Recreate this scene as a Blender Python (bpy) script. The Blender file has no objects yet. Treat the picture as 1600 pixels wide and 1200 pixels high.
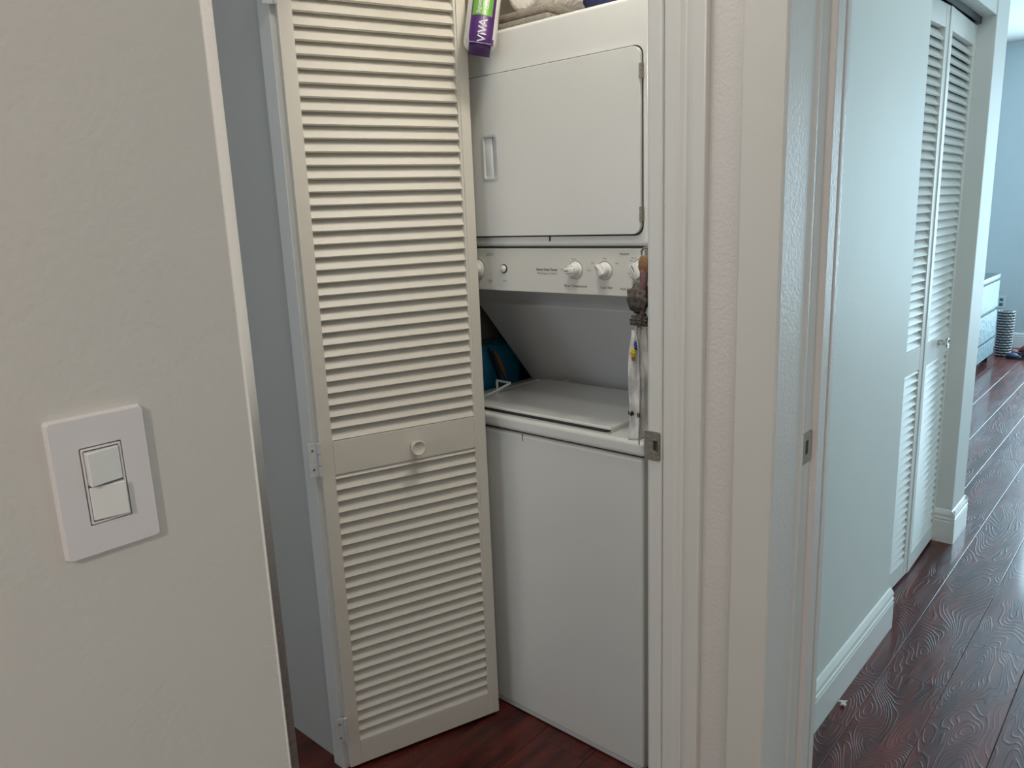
import bpy, bmesh, math, random
from mathutils import Matrix, Vector
from math import radians as R, sin, cos, pi
random.seed(7)
SC = bpy.context.scene
COL = SC.collection

# ------------------------------------------------------------------ camera
cam_d = bpy.data.cameras.new('camera'); cam_d.sensor_width = 36.0
cam_d.lens = 36.0 * 1197.6 / 1600.0; cam_d.clip_start = 0.02
cam = bpy.data.objects.new('camera', cam_d); COL.objects.link(cam)
cam.matrix_world = (Matrix.Translation((0, 0, 1.4)) @ Matrix.Rotation(-0.8375, 4, 'Z')
                    @ Matrix.Rotation(1.3520, 4, 'X') @ Matrix.Rotation(-0.0398, 4, 'Z'))
SC.camera = cam

# ------------------------------------------------------------------ world, lights, exposure
world = bpy.data.worlds.new('daylight_sky'); SC.world = world; world.use_nodes = True
wn = world.node_tree.nodes['Background']
wn.inputs[0].default_value = (0.62, 0.84, 1.0, 1); wn.inputs[1].default_value = 1.6

def area(name, loc, rot, sx, sy, power, color, shape='RECTANGLE'):
    d = bpy.data.lights.new(name, 'AREA'); d.shape = shape; d.size = sx; d.size_y = sy
    d.energy = power; d.color = color
    o = bpy.data.objects.new(name, d); COL.objects.link(o); o.location = loc; o.rotation_euler = rot
    return o
WARM = (1.0, 0.93, 0.82)
COOL = (0.55, 0.83, 1.0)
area('alcove_lamp_light', (0.72, 0.70, 2.385), (0, 0, 0), .24, .24, 3.4, (1, .97, .92), 'DISK')
area('closet_lamp_light', (1.23, 0.84, 2.36), (0, 0, 0), .14, .14, 4.0, WARM, 'DISK')
area('room_lamp_light', (-1.20, -0.257, 2.13), (0, R(-62), R(12)), .10, .10, 9.5, (1.0, .91, .84), 'DISK')
area('alcove_fill_light', (-1.42, 1.65, 1.5), (0, R(-90), 0), 1.1, .9, 3.8, (.95, .98, 1.0))  # added fill from an unseen window, lifts the grey alcove wall
area('room_fill_light', (-0.6, -1.32, 1.65), (R(90), 0, 0), 0.9, 1.0, 3.0, (1.0, 0.93, 0.88))  # added fill for the near room, set at an unseen window
area('far_window_light', (8.30, -0.13, 1.28), (0, R(90), 0), 2.2, 2.15, 150, (.58, .84, 1.0))
area('side_window_light', (5.9, -2.92, 1.45), (R(90), 0, 0), 2.6, 1.5, 18, COOL)
area('hall_side_fill', (2.78, -1.50, 1.45), (R(90), 0, 0), 1.1, 1.7, 9, (.68, .92, .94))  # added fill facing the left hall wall, evens out its brightness
area('hall_top_fill', (2.6, 0.05, 2.66), (0, 0, 0), .3, .3, 9, (0.8, 0.95, 1.0), 'DISK')  # added overhead fill for the hall and its closet slats
SC.view_settings.view_transform = 'Standard'; SC.view_settings.look = 'None'
SC.view_settings.gamma = 1.0; SC.view_settings.use_curve_mapping = False
SC.view_settings.exposure = 0.1

# ------------------------------------------------------------------ materials
def nodes_of(name):
    m = bpy.data.materials.new(name); m.use_nodes = True
    nt = m.node_tree; return m, nt, nt.nodes['Principled BSDF']
def paint(name, col, rough=.45, bump=.02, scale=220, coat=0, var=.03, vscale=6, metal=0):
    m, nt, b = nodes_of(name)
    b.inputs['Roughness'].default_value = rough; b.inputs['Metallic'].default_value = metal
    b.inputs['Coat Weight'].default_value = coat; b.inputs['Coat Roughness'].default_value = .12
    tc = nt.nodes.new('ShaderNodeTexCoord')
    n = nt.nodes.new('ShaderNodeTexNoise'); n.inputs['Scale'].default_value = vscale; n.inputs['Detail'].default_value = 4
    nt.links.new(tc.outputs['Object'], n.inputs['Vector'])
    r = nt.nodes.new('ShaderNodeMix'); r.data_type = 'RGBA'
    r.inputs[6].default_value = tuple(c * (1 - var) for c in col) + (1,)
    r.inputs[7].default_value = tuple(min(1, c * (1 + var)) for c in col) + (1,)
    nt.links.new(n.outputs['Fac'], r.inputs[0]); nt.links.new(r.outputs[2], b.inputs['Base Color'])
    if bump:
        n2 = nt.nodes.new('ShaderNodeTexNoise'); n2.inputs['Scale'].default_value = scale; n2.inputs['Detail'].default_value = 2
        nt.links.new(tc.outputs['Object'], n2.inputs['Vector'])
        bp = nt.nodes.new('ShaderNodeBump'); bp.inputs['Strength'].default_value = 1.0
        bp.inputs['Distance'].default_value = bump * .01
        nt.links.new(n2.outputs['Fac'], bp.inputs['Height']); nt.links.new(bp.outputs[0], b.inputs['Normal'])
    return m
M = {}
M['wall'] = paint('wall_paint', (.67, .63, .575), .75, .06, 160)
M['wall_cool'] = paint('hall_wall_paint', (.72, .735, .70), .55, .03, 140)
M['wall_grey'] = paint('alcove_wall_paint', (.57, .57, .54), .7, .04, 160)
M['wall_far'] = paint('bedroom_wall_paint', (.56, .63, .65), .7, .03, 120)
M['ceiling'] = paint('ceiling_paint', (.80, .80, .78), .8, .05, 120)
M['trim'] = paint('trim_paint', (.73, .72, .675), .34, .015, 260)
M['trim2'] = paint('trim_paint_rolled', (.71, .68, .645), .38, .07, 190)
M['base'] = paint('baseboard_paint', (.80, .80, .77), .3, .01, 260)
M['door'] = paint('louver_door_paint', (.76, .715, .625), .42, .03, 90)
M['door_cool'] = paint('closet_door_paint', (.70, .70, .66), .42, .02, 90)
M['enamel'] = paint('white_enamel', (.785, .79, .76), .26, .03, 7, coat=.6, var=.008)
M['enamel_grey'] = paint('grey_enamel', (.62, .63, .64), .38, .0, 100, coat=.1, var=.01)
M['panel'] = paint('panel_plastic', (.72, .71, .66), .36, .0, 100)
M['knob_w'] = paint('white_knob_plastic', (.82, .81, .77), .3, 0)
M['dark'] = paint('dark_rubber', (.035, .035, .033), .6, 0)
M['print'] = paint('grey_print', (.22, .22, .21), .6, 0)
M['print_b'] = paint('black_print', (.03, .03, .03), .5, 0)
M['steel'] = paint('worn_steel', (.36, .33, .27), .42, .12, 500, var=.25, vscale=90, metal=.85)
M['chrome'] = paint('chrome', (.8, .78, .75), .12, 0, metal=1)
M['hinge'] = paint('painted_hinge', (.66, .66, .66), .4, .1, 300)
M['plate'] = paint('switch_plate_plastic', (.78, .74, .73), .32, 0, var=.005)
M['rocker'] = paint('switch_rocker_plastic', (.84, .83, .79), .22, 0, var=.005)
M['paper'] = paint('paper_towel', (.86, .83, .76), .9, .3, 120)
M['wrap'] = paint('clear_wrap_over_paper', (.84, .82, .78), .25, .1, 60, coat=.6)
M['purple'] = paint('purple_print', (.085, .02, .16), .3, .1, 40, coat=.5)
M['green'] = paint('green_print', (.16, .42, .05), .3, 0, coat=.5)
M['lilac'] = paint('white_print', (.80, .74, .86), .4, 0)
M['towel'] = paint('taupe_towel', (.33, .29, .24), .9, .5, 300, var=.1, vscale=40)
M['navy'] = paint('navy_fabric', (.012, .018, .075), .7, .2, 200)
M['teal'] = paint('teal_plastic_film', (.01, .23, .40), .25, .2, 20, coat=.5, var=.3, vscale=14)
M['black_f'] = paint('black_fabric', (.015, .013, .013), .7, .2, 150)
M['orange'] = paint('orange_print', (.45, .13, .02), .4, 0)
M['brownish'] = paint('kraft_brown', (.26, .14, .065), .7, .1, 80, var=.2)
M['tan'] = paint('kraft_cardboard', (.34, .27, .18), .8, .1, 60)
M['knot'] = paint('dark_twisted_fabric', (.10, .085, .07), .7, .4, 150, var=.6, vscale=60)
M['mauve'] = paint('mauve_fabric', (.22, .12, .13), .8, .3, 150, var=.3, vscale=80)
M['yellow'] = paint('yellow_print', (.75, .60, .03), .4, 0)
M['blue'] = paint('blue_print', (.02, .03, .28), .4, 0)
M['lint'] = paint('lint_fluff', (.7, .66, .64), .95, .3, 200)
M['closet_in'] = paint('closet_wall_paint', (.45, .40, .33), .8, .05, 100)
M['dresser'] = paint('hammered_silver_drawer', (.13, .20, .22), .55, .8, 26, metal=0)
M['dresser_top'] = paint('dark_grey_top', (.10, .12, .13), .4, 0)
M['basket'] = paint('grey_woven_rattan', (.40, .42, .42), .7, .2, 200)
M['basket_d'] = paint('dark_basket_inner', (.07, .07, .08), .8, 0)
M['shoe_blue'] = paint('navy_shoe_upper', (.02, .03, .10), .6, .2, 100)
M['shoe_red'] = paint('red_shoe_lining', (.14, .03, .04), .6, .2, 100)
M['outlet'] = paint('outlet_plastic', (.62, .72, .74), .4, 0)
def emis(name, col, s):
    m, nt, b = nodes_of(name); b.inputs['Emission Color'].default_value = col + (1,)
    b.inputs['Emission Strength'].default_value = s; b.inputs['Base Color'].default_value = (.9, .9, .9, 1); return m
M['lamp'] = emis('lamp_diffuser', WARM, 3.0)
def glass():
    m, nt, b = nodes_of('window_glass'); b.inputs['Transmission Weight'].default_value = 1
    b.inputs['Roughness'].default_value = 0; b.inputs['IOR'].default_value = 1.0; return m
M['glass'] = glass()
def film(name, col, alpha):
    m, nt, b = nodes_of(name)
    b.inputs['Base Color'].default_value = col + (1,); b.inputs['Roughness'].default_value = .12
    b.inputs['Coat Weight'].default_value = .6
    n = nt.nodes.new('ShaderNodeTexNoise'); n.inputs['Scale'].default_value = 35; n.inputs['Detail'].default_value = 5
    tc = nt.nodes.new('ShaderNodeTexCoord'); nt.links.new(tc.outputs['Object'], n.inputs['Vector'])
    mp = nt.nodes.new('ShaderNodeMapRange'); mp.inputs[1].default_value = .35; mp.inputs[2].default_value = .7
    mp.inputs[3].default_value = alpha; mp.inputs[4].default_value = min(1, alpha + .5)
    nt.links.new(n.outputs['Fac'], mp.inputs[0]); nt.links.new(mp.outputs[0], b.inputs['Alpha'])
    bp = nt.nodes.new('ShaderNodeBump'); bp.inputs['Distance'].default_value = .004
    nt.links.new(n.outputs['Fac'], bp.inputs['Height']); nt.links.new(bp.outputs[0], b.inputs['Normal'])
    return m
M['film'] = film('clear_plastic_film', (.92, .92, .90), .55)

def wood_floor():
    m, nt, b = nodes_of('cherry_laminate')
    L = nt.links.new; N = nt.nodes.new
    tc = N('ShaderNodeTexCoord'); oi = N('ShaderNodeObjectInfo')
    mul = N('ShaderNodeVectorMath'); mul.operation = 'MULTIPLY_ADD'
    mul.inputs[1].default_value = (37.0, 11.0, 5.0)
    L(oi.outputs['Random'], mul.inputs[0]); L(tc.outputs['Object'], mul.inputs[2])
    mp = N('ShaderNodeMapping'); mp.inputs['Scale'].default_value = (1.25, 4.6, 1)
    L(mul.outputs[0], mp.inputs[0])
    # growth-ring contours pressed into the boards: iso-lines of a stretched noise
    n1 = N('ShaderNodeTexNoise'); n1.inputs['Scale'].default_value = 1.5; n1.inputs['Detail'].default_value = 1.4
    n1.inputs['Roughness'].default_value = .55; n1.inputs['Distortion'].default_value = .4
    L(mp.outputs[0], n1.inputs['Vector'])
    m1 = N('ShaderNodeMath'); m1.operation = 'MULTIPLY'; m1.inputs[1].default_value = 240.0
    L(n1.outputs['Fac'], m1.inputs[0])
    m2 = N('ShaderNodeMath'); m2.operation = 'SINE'; L(m1.outputs[0], m2.inputs[0])
    ab = N('ShaderNodeMapRange'); ab.inputs[1].default_value = .35; ab.inputs[2].default_value = 1.0
    ab.inputs[3].default_value = 0; ab.inputs[4].default_value = 1.0; L(m2.outputs[0], ab.inputs[0])
    # patches where the pressed grain is strong or fades out
    n3 = N('ShaderNodeTexNoise'); n3.inputs['Scale'].default_value = 2.2; L(mp.outputs[0], n3.inputs['Vector'])
    mr = N('ShaderNodeMapRange'); mr.inputs[1].default_value = .35; mr.inputs[2].default_value = .6
    mr.inputs[3].default_value = .25; mr.inputs[4].default_value = 1.0; L(n3.outputs['Fac'], mr.inputs[0])
    mm = N('ShaderNodeMath'); mm.operation = 'MULTIPLY'; L(ab.outputs[0], mm.inputs[0]); L(mr.outputs[0], mm.inputs[1])
    fine = N('ShaderNodeTexNoise'); fine.inputs['Scale'].default_value = 16; fine.inputs['Detail'].default_value = 6
    L(mp.outputs[0], fine.inputs['Vector'])
    ad = N('ShaderNodeMath'); ad.operation = 'MULTIPLY_ADD'; ad.inputs[1].default_value = .16
    L(fine.outputs['Fac'], ad.inputs[0]); L(mm.outputs[0], ad.inputs[2])
    bp = N('ShaderNodeBump'); bp.inputs['Strength'].default_value = .8; bp.inputs['Distance'].default_value = .0009
    L(ad.outputs[0], bp.inputs['Height']); L(bp.outputs[0], b.inputs['Normal'])
    # colour
    g = N('ShaderNodeTexNoise'); g.inputs['Scale'].default_value = 3.0; g.inputs['Detail'].default_value = 8
    mp2 = N('ShaderNodeMapping'); mp2.inputs['Scale'].default_value = (1.2, 9, 1); L(mul.outputs[0], mp2.inputs[0]); L(mp2.outputs[0], g.inputs['Vector'])
    cr = N('ShaderNodeValToRGB'); e = cr.color_ramp.elements
    e[0].position = .32; e[0].color = (.036, .006, .006, 1); e[1].position = .72; e[1].color = (.16, .027, .016, 1)
    L(g.outputs['Fac'], cr.inputs[0])
    mx = N('ShaderNodeMix'); mx.data_type = 'RGBA'; mx.blend_type = 'MULTIPLY'; mx.inputs[7].default_value = (.55, .5, .5, 1)
    md = N('ShaderNodeMath'); md.operation = 'MULTIPLY'; md.inputs[1].default_value = .5; L(mm.outputs[0], md.inputs[0])
    L(md.outputs[0], mx.inputs[0]); L(cr.outputs[0], mx.inputs[6]); L(mx.outputs[2], b.inputs['Base Color'])
    b.inputs['Roughness'].default_value = .45; b.inputs['Specular IOR Level'].default_value = .3; b.inputs['Coat Weight'].default_value = .5; b.inputs['Coat Roughness'].default_value = .10
    return m
M['wood'] = wood_floor()

# ------------------------------------------------------------------ mesh helpers
def new_mesh(name, bm, mat):
    bmesh.ops.recalc_face_normals(bm, faces=bm.faces)
    me = bpy.data.meshes.new(name); bm.to_mesh(me); bm.free()
    if mat: me.materials.append(M[mat])
    return me
BASE = {}
def ob(name, bm, mat, parent=None, bevel=0, seg=2, smooth=False, label=None, kind=None):
    me = bm if isinstance(bm, bpy.types.Mesh) else new_mesh(name, bm, mat)
    if isinstance(bm, bpy.types.Mesh) and mat and not me.materials: me.materials.append(M[mat])
    o = bpy.data.objects.new(name, me); COL.objects.link(o)
    if parent:
        o.parent = parent
        if parent in BASE: o.matrix_parent_inverse = Matrix.Translation(-BASE[parent])
    if bevel:
        md = o.modifiers.new('bevel', 'BEVEL'); md.width = bevel; md.segments = seg; md.limit_method = 'ANGLE'; md.angle_limit = R(35)
    if smooth:
        for p in me.polygons: p.use_smooth = True
    if label: o['label'] = label
    if kind: o['kind'] = kind
    return o
def thing(name, loc, label, cat, group=None, rotz=0, local=False):
    o = bpy.data.objects.new(name, None); COL.objects.link(o); o.location = loc; o.rotation_euler = (0, 0, rotz)
    o.empty_display_size = .05
    o['label'] = label; o['category'] = cat
    if group: o['group'] = group
    if not local: BASE[o] = Vector(loc)
    return o
def tag(o, label, cat, group=None):
    o['label'] = label; o['category'] = cat
    if group: o['group'] = group
    return o
def bx(bm, x0, x1, y0, y1, z0, z1):
    vs = [bm.verts.new((x, y, z)) for x in (x0, x1) for y in (y0, y1) for z in (z0, z1)]
    for f in ((0, 1, 3, 2), (4, 6, 7, 5), (0, 4, 5, 1), (2, 3, 7, 6), (0, 2, 6, 4), (1, 5, 7, 3)):
        bm.faces.new([vs[i] for i in f])
    return bm
def box(*a): return bx(bmesh.new(), *a)
def prism(bm, pts, axis, a0, a1):
    """pts 2D polygon; axis 'z' -> (x,y), 'y' -> (x,z), 'x' -> (y,z)"""
    def v(p, a):
        return {'z': (p[0], p[1], a), 'y': (p[0], a, p[1]), 'x': (a, p[0], p[1])}[axis]
    A = [bm.verts.new(v(p, a0)) for p in pts]; B = [bm.verts.new(v(p, a1)) for p in pts]
    n = len(pts)
    bm.faces.new(A); bm.faces.new(B[::-1])
    for i in range(n): bm.faces.new((A[i], B[i], B[(i + 1) % n], A[(i + 1) % n]))
    return bm
def pr(pts, axis, a0, a1): return prism(bmesh.new(), pts, axis, a0, a1)
def rrect(u0, u1, v0, v1, r, n=6):
    pts = []
    for cx, cy, a in ((u1 - r, v1 - r, 0), (u0 + r, v1 - r, 90), (u0 + r, v0 + r, 180), (u1 - r, v0 + r, 270)):
        for i in range(n + 1):
            t = R(a + 90 * i / n); pts.append((cx + r * cos(t), cy + r * sin(t)))
    return pts
def ring_prism(bm, outer, inner, axis, a0, a1):
    def v(p, a): return {'z': (p[0], p[1], a), 'y': (p[0], a, p[1]), 'x': (a, p[0], p[1])}[axis]
    O0 = [bm.verts.new(v(p, a0)) for p in outer]; O1 = [bm.verts.new(v(p, a1)) for p in outer]
    I0 = [bm.verts.new(v(p, a0)) for p in inner]; I1 = [bm.verts.new(v(p, a1)) for p in inner]
    n = len(outer)
    for i in range(n):
        j = (i + 1) % n
        bm.faces.new((O0[i], O0[j], O1[j], O1[i])); bm.faces.new((I0[j], I0[i], I1[i], I1[j]))
        bm.faces.new((O1[i], O1[j], I1[j], I1[i])); bm.faces.new((O0[j], O0[i], I0[i], I0[j]))
    return bm
def circ(cy, cz, r, n=32, a0=0): return [(cy + r * cos(a0 + 2 * pi * i / n), cz + r * sin(a0 + 2 * pi * i / n)) for i in range(n)]
def lathe(bm, prof, mat4, n=32):
    """prof: (radius, height) along local z, transformed by mat4"""
    rows = []
    for r, h in prof:
        if r < 1e-6: rows.append([bm.verts.new(mat4 @ Vector((0, 0, h)))])
        else: rows.append([bm.verts.new(mat4 @ Vector((r * cos(2 * pi * i / n), r * sin(2 * pi * i / n), h))) for i in range(n)])
    for a, b in zip(rows, rows[1:]):
        for i in range(n):
            j = (i + 1) % n
            if len(a) == 1 and len(b) == 1: continue
            if len(a) == 1: bm.faces.new((a[0], b[i], b[j]))
            elif len(b) == 1: bm.faces.new((a[i], a[j], b[0]))
            else: bm.faces.new((a[i], a[j], b[j], b[i]))
    return bm
def frame(loc, xa, ya):
    xa = Vector(xa).normalized(); ya = Vector(ya).normalized(); za = xa.cross(ya)
    m = Matrix((xa, ya, za)).transposed().to_4x4(); m.translation = Vector(loc); return m
def text_mesh(s, size, mat, m4, depth=.0002, align='CENTER', bold=0.0, ps=1.0):
    cu = bpy.data.curves.new('t', 'FONT'); cu.body = s; cu.size = size; cu.align_x = align; cu.align_y = 'CENTER'
    cu.extrude = depth; cu.offset = bold; cu.space_character = ps; cu.resolution_u = 2
    t = bpy.data.objects.new('t', cu); COL.objects.link(t)
    me = bpy.data.meshes.new_from_object(t.evaluated_get(bpy.context.evaluated_depsgraph_get()))
    bpy.data.objects.remove(t); bpy.data.curves.remove(cu)
    me.transform(m4); me.materials.clear(); me.materials.append(M[mat]); return me
def tube(bm, pts, r, n=8):
    pts = [Vector(p) for p in pts]; rows = []
    for i, p in enumerate(pts):
        d = (pts[min(i + 1, len(pts) - 1)] - pts[max(i - 1, 0)]).normalized()
        a = d.cross(Vector((.13, .2, .97)));
        if a.length < .1: a = d.cross(Vector((1, 0, 0)))
        a.normalize(); b = d.cross(a)
        rr = r[i] if isinstance(r, (list, tuple)) else r
        rows.append([bm.verts.new(p + a * rr * cos(2 * pi * k / n) + b * rr * sin(2 * pi * k / n)) for k in range(n)])
    for A, B in zip(rows, rows[1:]):
        for k in range(n): bm.faces.new((A[k], A[(k + 1) % n], B[(k + 1) % n], B[k]))
    bm.faces.new(rows[0][::-1]); bm.faces.new(rows[-1]); return bm
def struct(name, bm, mat, **k):
    o = ob(name, bm, mat, **k); o['kind'] = 'structure'; return o

# ------------------------------------------------------------------ the setting
floor = struct('floor', box(-1.7, 8.6, -3.1, 2.5, -.06, -.012), 'dark')
# floorboards run along the hall, one object each
PW = .1595
rows_known = {0: 1.943, 1: 2.285, 2: 2.61}     # joint positions read from the rows nearest the left hall wall
proto = {}
for r in range(-13, 22):
    y1 = .7330 - PW * r; y0 = y1 - PW
    if y1 < -3.05 or y0 > 2.45: continue
    Lp = 1.38; off = rows_known.get(r, 1.6 + (r * .53) % Lp)
    k0 = off - Lp * math.ceil((off + 1.7) / Lp)
    x = k0
    while x < 8.5:
        xa, xb = max(x, -1.65), min(x + Lp, 8.5)
        x += Lp
        if xb - xa < .04: continue
        if xb < 3.5 and y1 < -1.6: continue
        g = .0005; L_ = round(xb - xa, 3)
        if L_ not in proto:
            h = L_ / 2; w = PW / 2; bm = bmesh.new()
            prism(bm, [(-w + g, -.012), (w - g, -.012), (w - g, -.0009), (w - g - .0016, 0), (-w + g + .0016, 0), (-w + g, -.0009)], 'x', -h + g, h - g)
            proto[L_] = new_mesh('plank', bm, 'wood')
        o = bpy.data.objects.new('plank', proto[L_]); COL.objects.link(o); o.parent = floor
        o.location = ((xa + xb) / 2, (y0 + y1) / 2, 0)

CZ, CZ2 = 2.44, 2.70
# left wall with the switch, bullnosed end
def bull(x1, y0, y1, r, x0):
    pts = [(x0, y0)]
    for i in range(9):
        t = R(-90 + 90 * i / 8); pts.append((x1 - r + r * cos(t), y0 + r + r * sin(t)))
    for i in range(9):
        t = R(90 * i / 8); pts.append((x1 - r + r * cos(t), y1 - r + r * sin(t)))
    pts.append((x0, y1)); return pts
struct('wall_left', pr(bull(.382, .670, .79, .021, -1.6), 'z', 0, CZ), 'wall', smooth=True).modifiers.new('w', 'WEIGHTED_NORMAL')
w = bmesh.new(); bx(w, -1.6, -1.5, -1.5, 1.15, 0, CZ); bx(w, -1.6, -1.5, 2.15, 2.4, 0, CZ)
bx(w, -1.6, -1.5, 1.15, 2.15, 0, .9); bx(w, -1.6, -1.5, 1.15, 2.15, 2.1, CZ)
struct('wall_back', w, 'wall')
w = bmesh.new()                                              # right wall of the near room, opening for the added fill window
bx(w, -1.6, -1.05, -1.5, -1.4, 0, CZ); bx(w, -.15, 1.19, -1.5, -1.4, 0, CZ)
bx(w, -1.05, -.15, -1.5, -1.4, 0, 1.15); bx(w, -1.05, -.15, -1.5, -1.4, 2.15, CZ)
struct('wall_right', w, 'wall')
struct('wall_alcove', box(-1.6, 2.3, 2.3, 2.4, 0, CZ2), 'wall_grey')
w = bmesh.new()
bx(w, .988, 1.10, 1.562, 2.3, 0, CZ); bx(w, .988, 1.10, .60, 1.562, 2.06, CZ)
struct('wall_closet_front', w, 'wall_grey')
w = bmesh.new()
bx(w, .992, 1.175, .422, .60, 0, CZ); bx(w, 1.10, 1.175, .60, .66, 0, CZ)
bx(w, .992, 1.175, -.42, .422, 2.06, CZ)
struct('wall_post', w, 'trim2')
struct('wall_entry', box(.992, 1.175, -1.68, -.42, 0, CZ2), 'wall')
w = box(1.295, 2.54, .646, .80, 0, CZ2); bx(w, 1.175, 1.295, .646, .70, 0, CZ2)
struct('wall_hall_left', w, 'wall_cool')
w = bmesh.new()
bx(w, 2.54, 3.38, .646, .80, 2.025, CZ2); bx(w, 2.54, 3.38, 1.25, 1.3, 0, CZ2)
struct('wall_hall_closet', w, 'wall_cool')
w = bmesh.new()
bx(w, 3.38, 3.585, .643, 1.75, 0, CZ2); bx(w, 2.54, 2.60, .80, 1.25, 0, CZ2)
struct('wall_hall_end', w, 'wall_cool', bevel=.003)
w = bmesh.new(); bx(w, 1.175, 2.2, -1.68, -1.58, 0, CZ2); bx(w, 3.4, 3.585, -1.68, -1.58, 0, CZ2); bx(w, 2.2, 3.4, -1.68, -1.58, 0, .55); bx(w, 2.2, 3.4, -1.68, -1.58, 2.35, CZ2)
struct('wall_hall_right', w, 'wall_cool')
struct('wall_bedroom_near', box(3.485, 3.585, -3.0, -.62, 0, CZ2), 'wall_cool')
struct('wall_bedroom_left', box(3.585, 8.45, 1.75, 1.85, 0, CZ2), 'wall_far')
def wall_with_window(name, axis, a0, a1, u0, u1, wu0, wu1, wz0, wz1):
    w = bmesh.new()
    def B(ua, ub, za, zb):
        if axis == 'x': bx(w, a0, a1, ua, ub, za, zb)
        else: bx(w, ua, ub, a0, a1, za, zb)
    B(u0, wu0, 0, CZ2); B(wu1, u1, 0, CZ2); B(wu0, wu1, 0, wz0); B(wu0, wu1, wz1, CZ2)
    return struct(name, w, 'wall_far')
wall_with_window('wall_bedroom_far', 'x', 8.35, 8.45, -3.1, 1.75, -1.25, .98, .12, 2.42)
wall_with_window('wall_bedroom_right', 'y', -3.1, -3.0, 3.485, 8.35, 4.6, 7.2, .7, 2.2)
def window(name, axis, a, u0, u1, z0, z1, n):
    w = bmesh.new()
    def B(ua, ub, za, zb, d=.03):
        if axis == 'x': bx(w, a - d, a + d, ua, ub, za, zb)
        else: bx(w, ua, ub, a - d, a + d, za, zb)
    B(u0, u1, z0, z0 + .05); B(u0, u1, z1 - .05, z1)
    for i in range(n + 1):
        u = u0 + (u1 - u0 - .05) * i / n; B(u, u + .05, z0 + .05, z1 - .05)
    o = struct(name, w, 'base')
    g = bmesh.new()
    if axis == 'x': bx(g, a - .003, a + .003, u0 + .02, u1 - .02, z0 + .02, z1 - .02)
    else: bx(g, u0 + .02, u1 - .02, a - .003, a + .003, z0 + .02, z1 - .02)
    ob('pane', g, 'glass', parent=o)
window('window_1', 'x', 8.41, -1.25, .98, .12, 2.42, 2)
window('window_2', 'y', -3.06, 4.6, 7.2, .7, 2.2, 3)
window('added_window_4', 'y', -1.63, 2.2, 3.4, .55, 2.35, 2)  # added, unseen: carries the side fill of the hall
window('added_window_5', 'x', -1.55, 1.15, 2.15, .9, 2.1, 1)  # added, unseen: carries the alcove fill
window('added_window_3', 'y', -1.46, -1.05, -.15, 1.15, 2.15, 1)  # added, unseen: carries the near-room fill
w = bmesh.new(); bx(w, -1.7, 1.175, -1.5, 2.4, CZ, CZ + .08); bx(w, 1.175, 2.4, .80, 2.4, CZ, CZ + .08)
struct('ceiling', w, 'ceiling')
w = bmesh.new(); bx(w, 1.175, 3.585, -1.68, 1.3, CZ2, CZ2 + .08); bx(w, 3.485, 8.45, -3.1, 1.85, CZ2, CZ2 + .08)
struct('ceiling', w, 'ceiling')
# laundry closet interior
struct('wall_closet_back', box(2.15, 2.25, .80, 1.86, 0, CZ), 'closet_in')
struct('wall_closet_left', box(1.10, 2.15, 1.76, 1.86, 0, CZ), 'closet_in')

# jambs, casings, stops
struct('trim_1', box(.972, 1.10, 1.5165, 1.5615, 0, 2.06), 'base', bevel=.0015)            # hinge-side jamb
def casing(pts, name, mat='trim'):
    o = struct(name, pr(pts, 'z', 0, 2.06), mat); o.modifiers.new('b', 'BEVEL').width = .0012; return o
X = .980
# strike-side jamb edge and colonial casing of the laundry closet
casing([(1.10, .607), (X + .004, .607), (X, .604), (X, .585), (X + .003, .582), (1.10, .582)], 'trim_2')
casing([(.992, .582), (X + .002, .5805), (X, .577), (X, .562), (X + .002, .556), (X + .007, .550), (X + .0045, .546),
        (X + .001, .541), (X, .535), (X, .5185), (X + .002, .5165), (.992, .5165)], 'trim_3')
# casing of the hall doorway
casing([(.992, .470), (X + .004, .469), (X, .465), (X, .4105), (X + .001, .4085), (.992, .4085)], 'trim_4')
# hall doorway jamb: rolled paint, stop, strike groove, second stop, hall-side casing seen edge-on
casing([(.985, .421), (.985, .4085), (.987, .4075), (1.074, .4075), (1.076, .4045), (1.082, .4045), (1.084, .4105), (1.128, .4105),
        (1.130, .4015), (1.158, .4015), (1.160, .409), (1.174, .409), (1.176, .414), (1.186, .414), (1.190, .409), (1.204, .409),
        (1.208, .416), (1.208, .47), (1.174, .47), (1.174, .421)], 'trim_5', 'trim2')
casing([(.985, -.421), (.985, -.408), (1.174, -.408), (1.174, -.421)], 'trim_6', 'trim2')
# baseboards with moulded cap
BP = [(0, 0), (.0145, 0), (.0145, .092), (.0125, .095), (.0125, .099), (.0150, .102), (.0150, .106), (.011, .110), (.011, .117), (.0135, .1205), (.0125, .126), (.0075, .134), (.004, .139), (0, .1405)]
def baseboard(name, x0, x1, y, s=-1, end=None):
    o = struct(name, pr([(y + s * p[0], p[1]) for p in BP], 'x', x0, x1), 'base'); return o
baseboard('baseboard_hall_left', 1.21, 2.552, .646)
baseboard('baseboard_hall_end', 3.366, 3.600, .643)
struct('baseboard_hall_jamb', pr([(3.38 - p[0], p[1]) for p in BP], 'y', .630, .712), 'base')
struct('baseboard_hall_return', pr([(3.585 + p[0], p[1]) for p in BP], 'y', .63, 1.75), 'base')
struct('baseboard_bedroom_far', pr([(8.35 - p[0], p[1]) for p in BP], 'y', -3.0, 1.75), 'base')
baseboard('baseboard_bedroom_left', 3.6, 8.335, 1.75)
baseboard('baseboard_left', -1.6, .35, .67)
baseboard('baseboard_hall_right', 1.21, 3.485, -1.58, 1)

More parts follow.
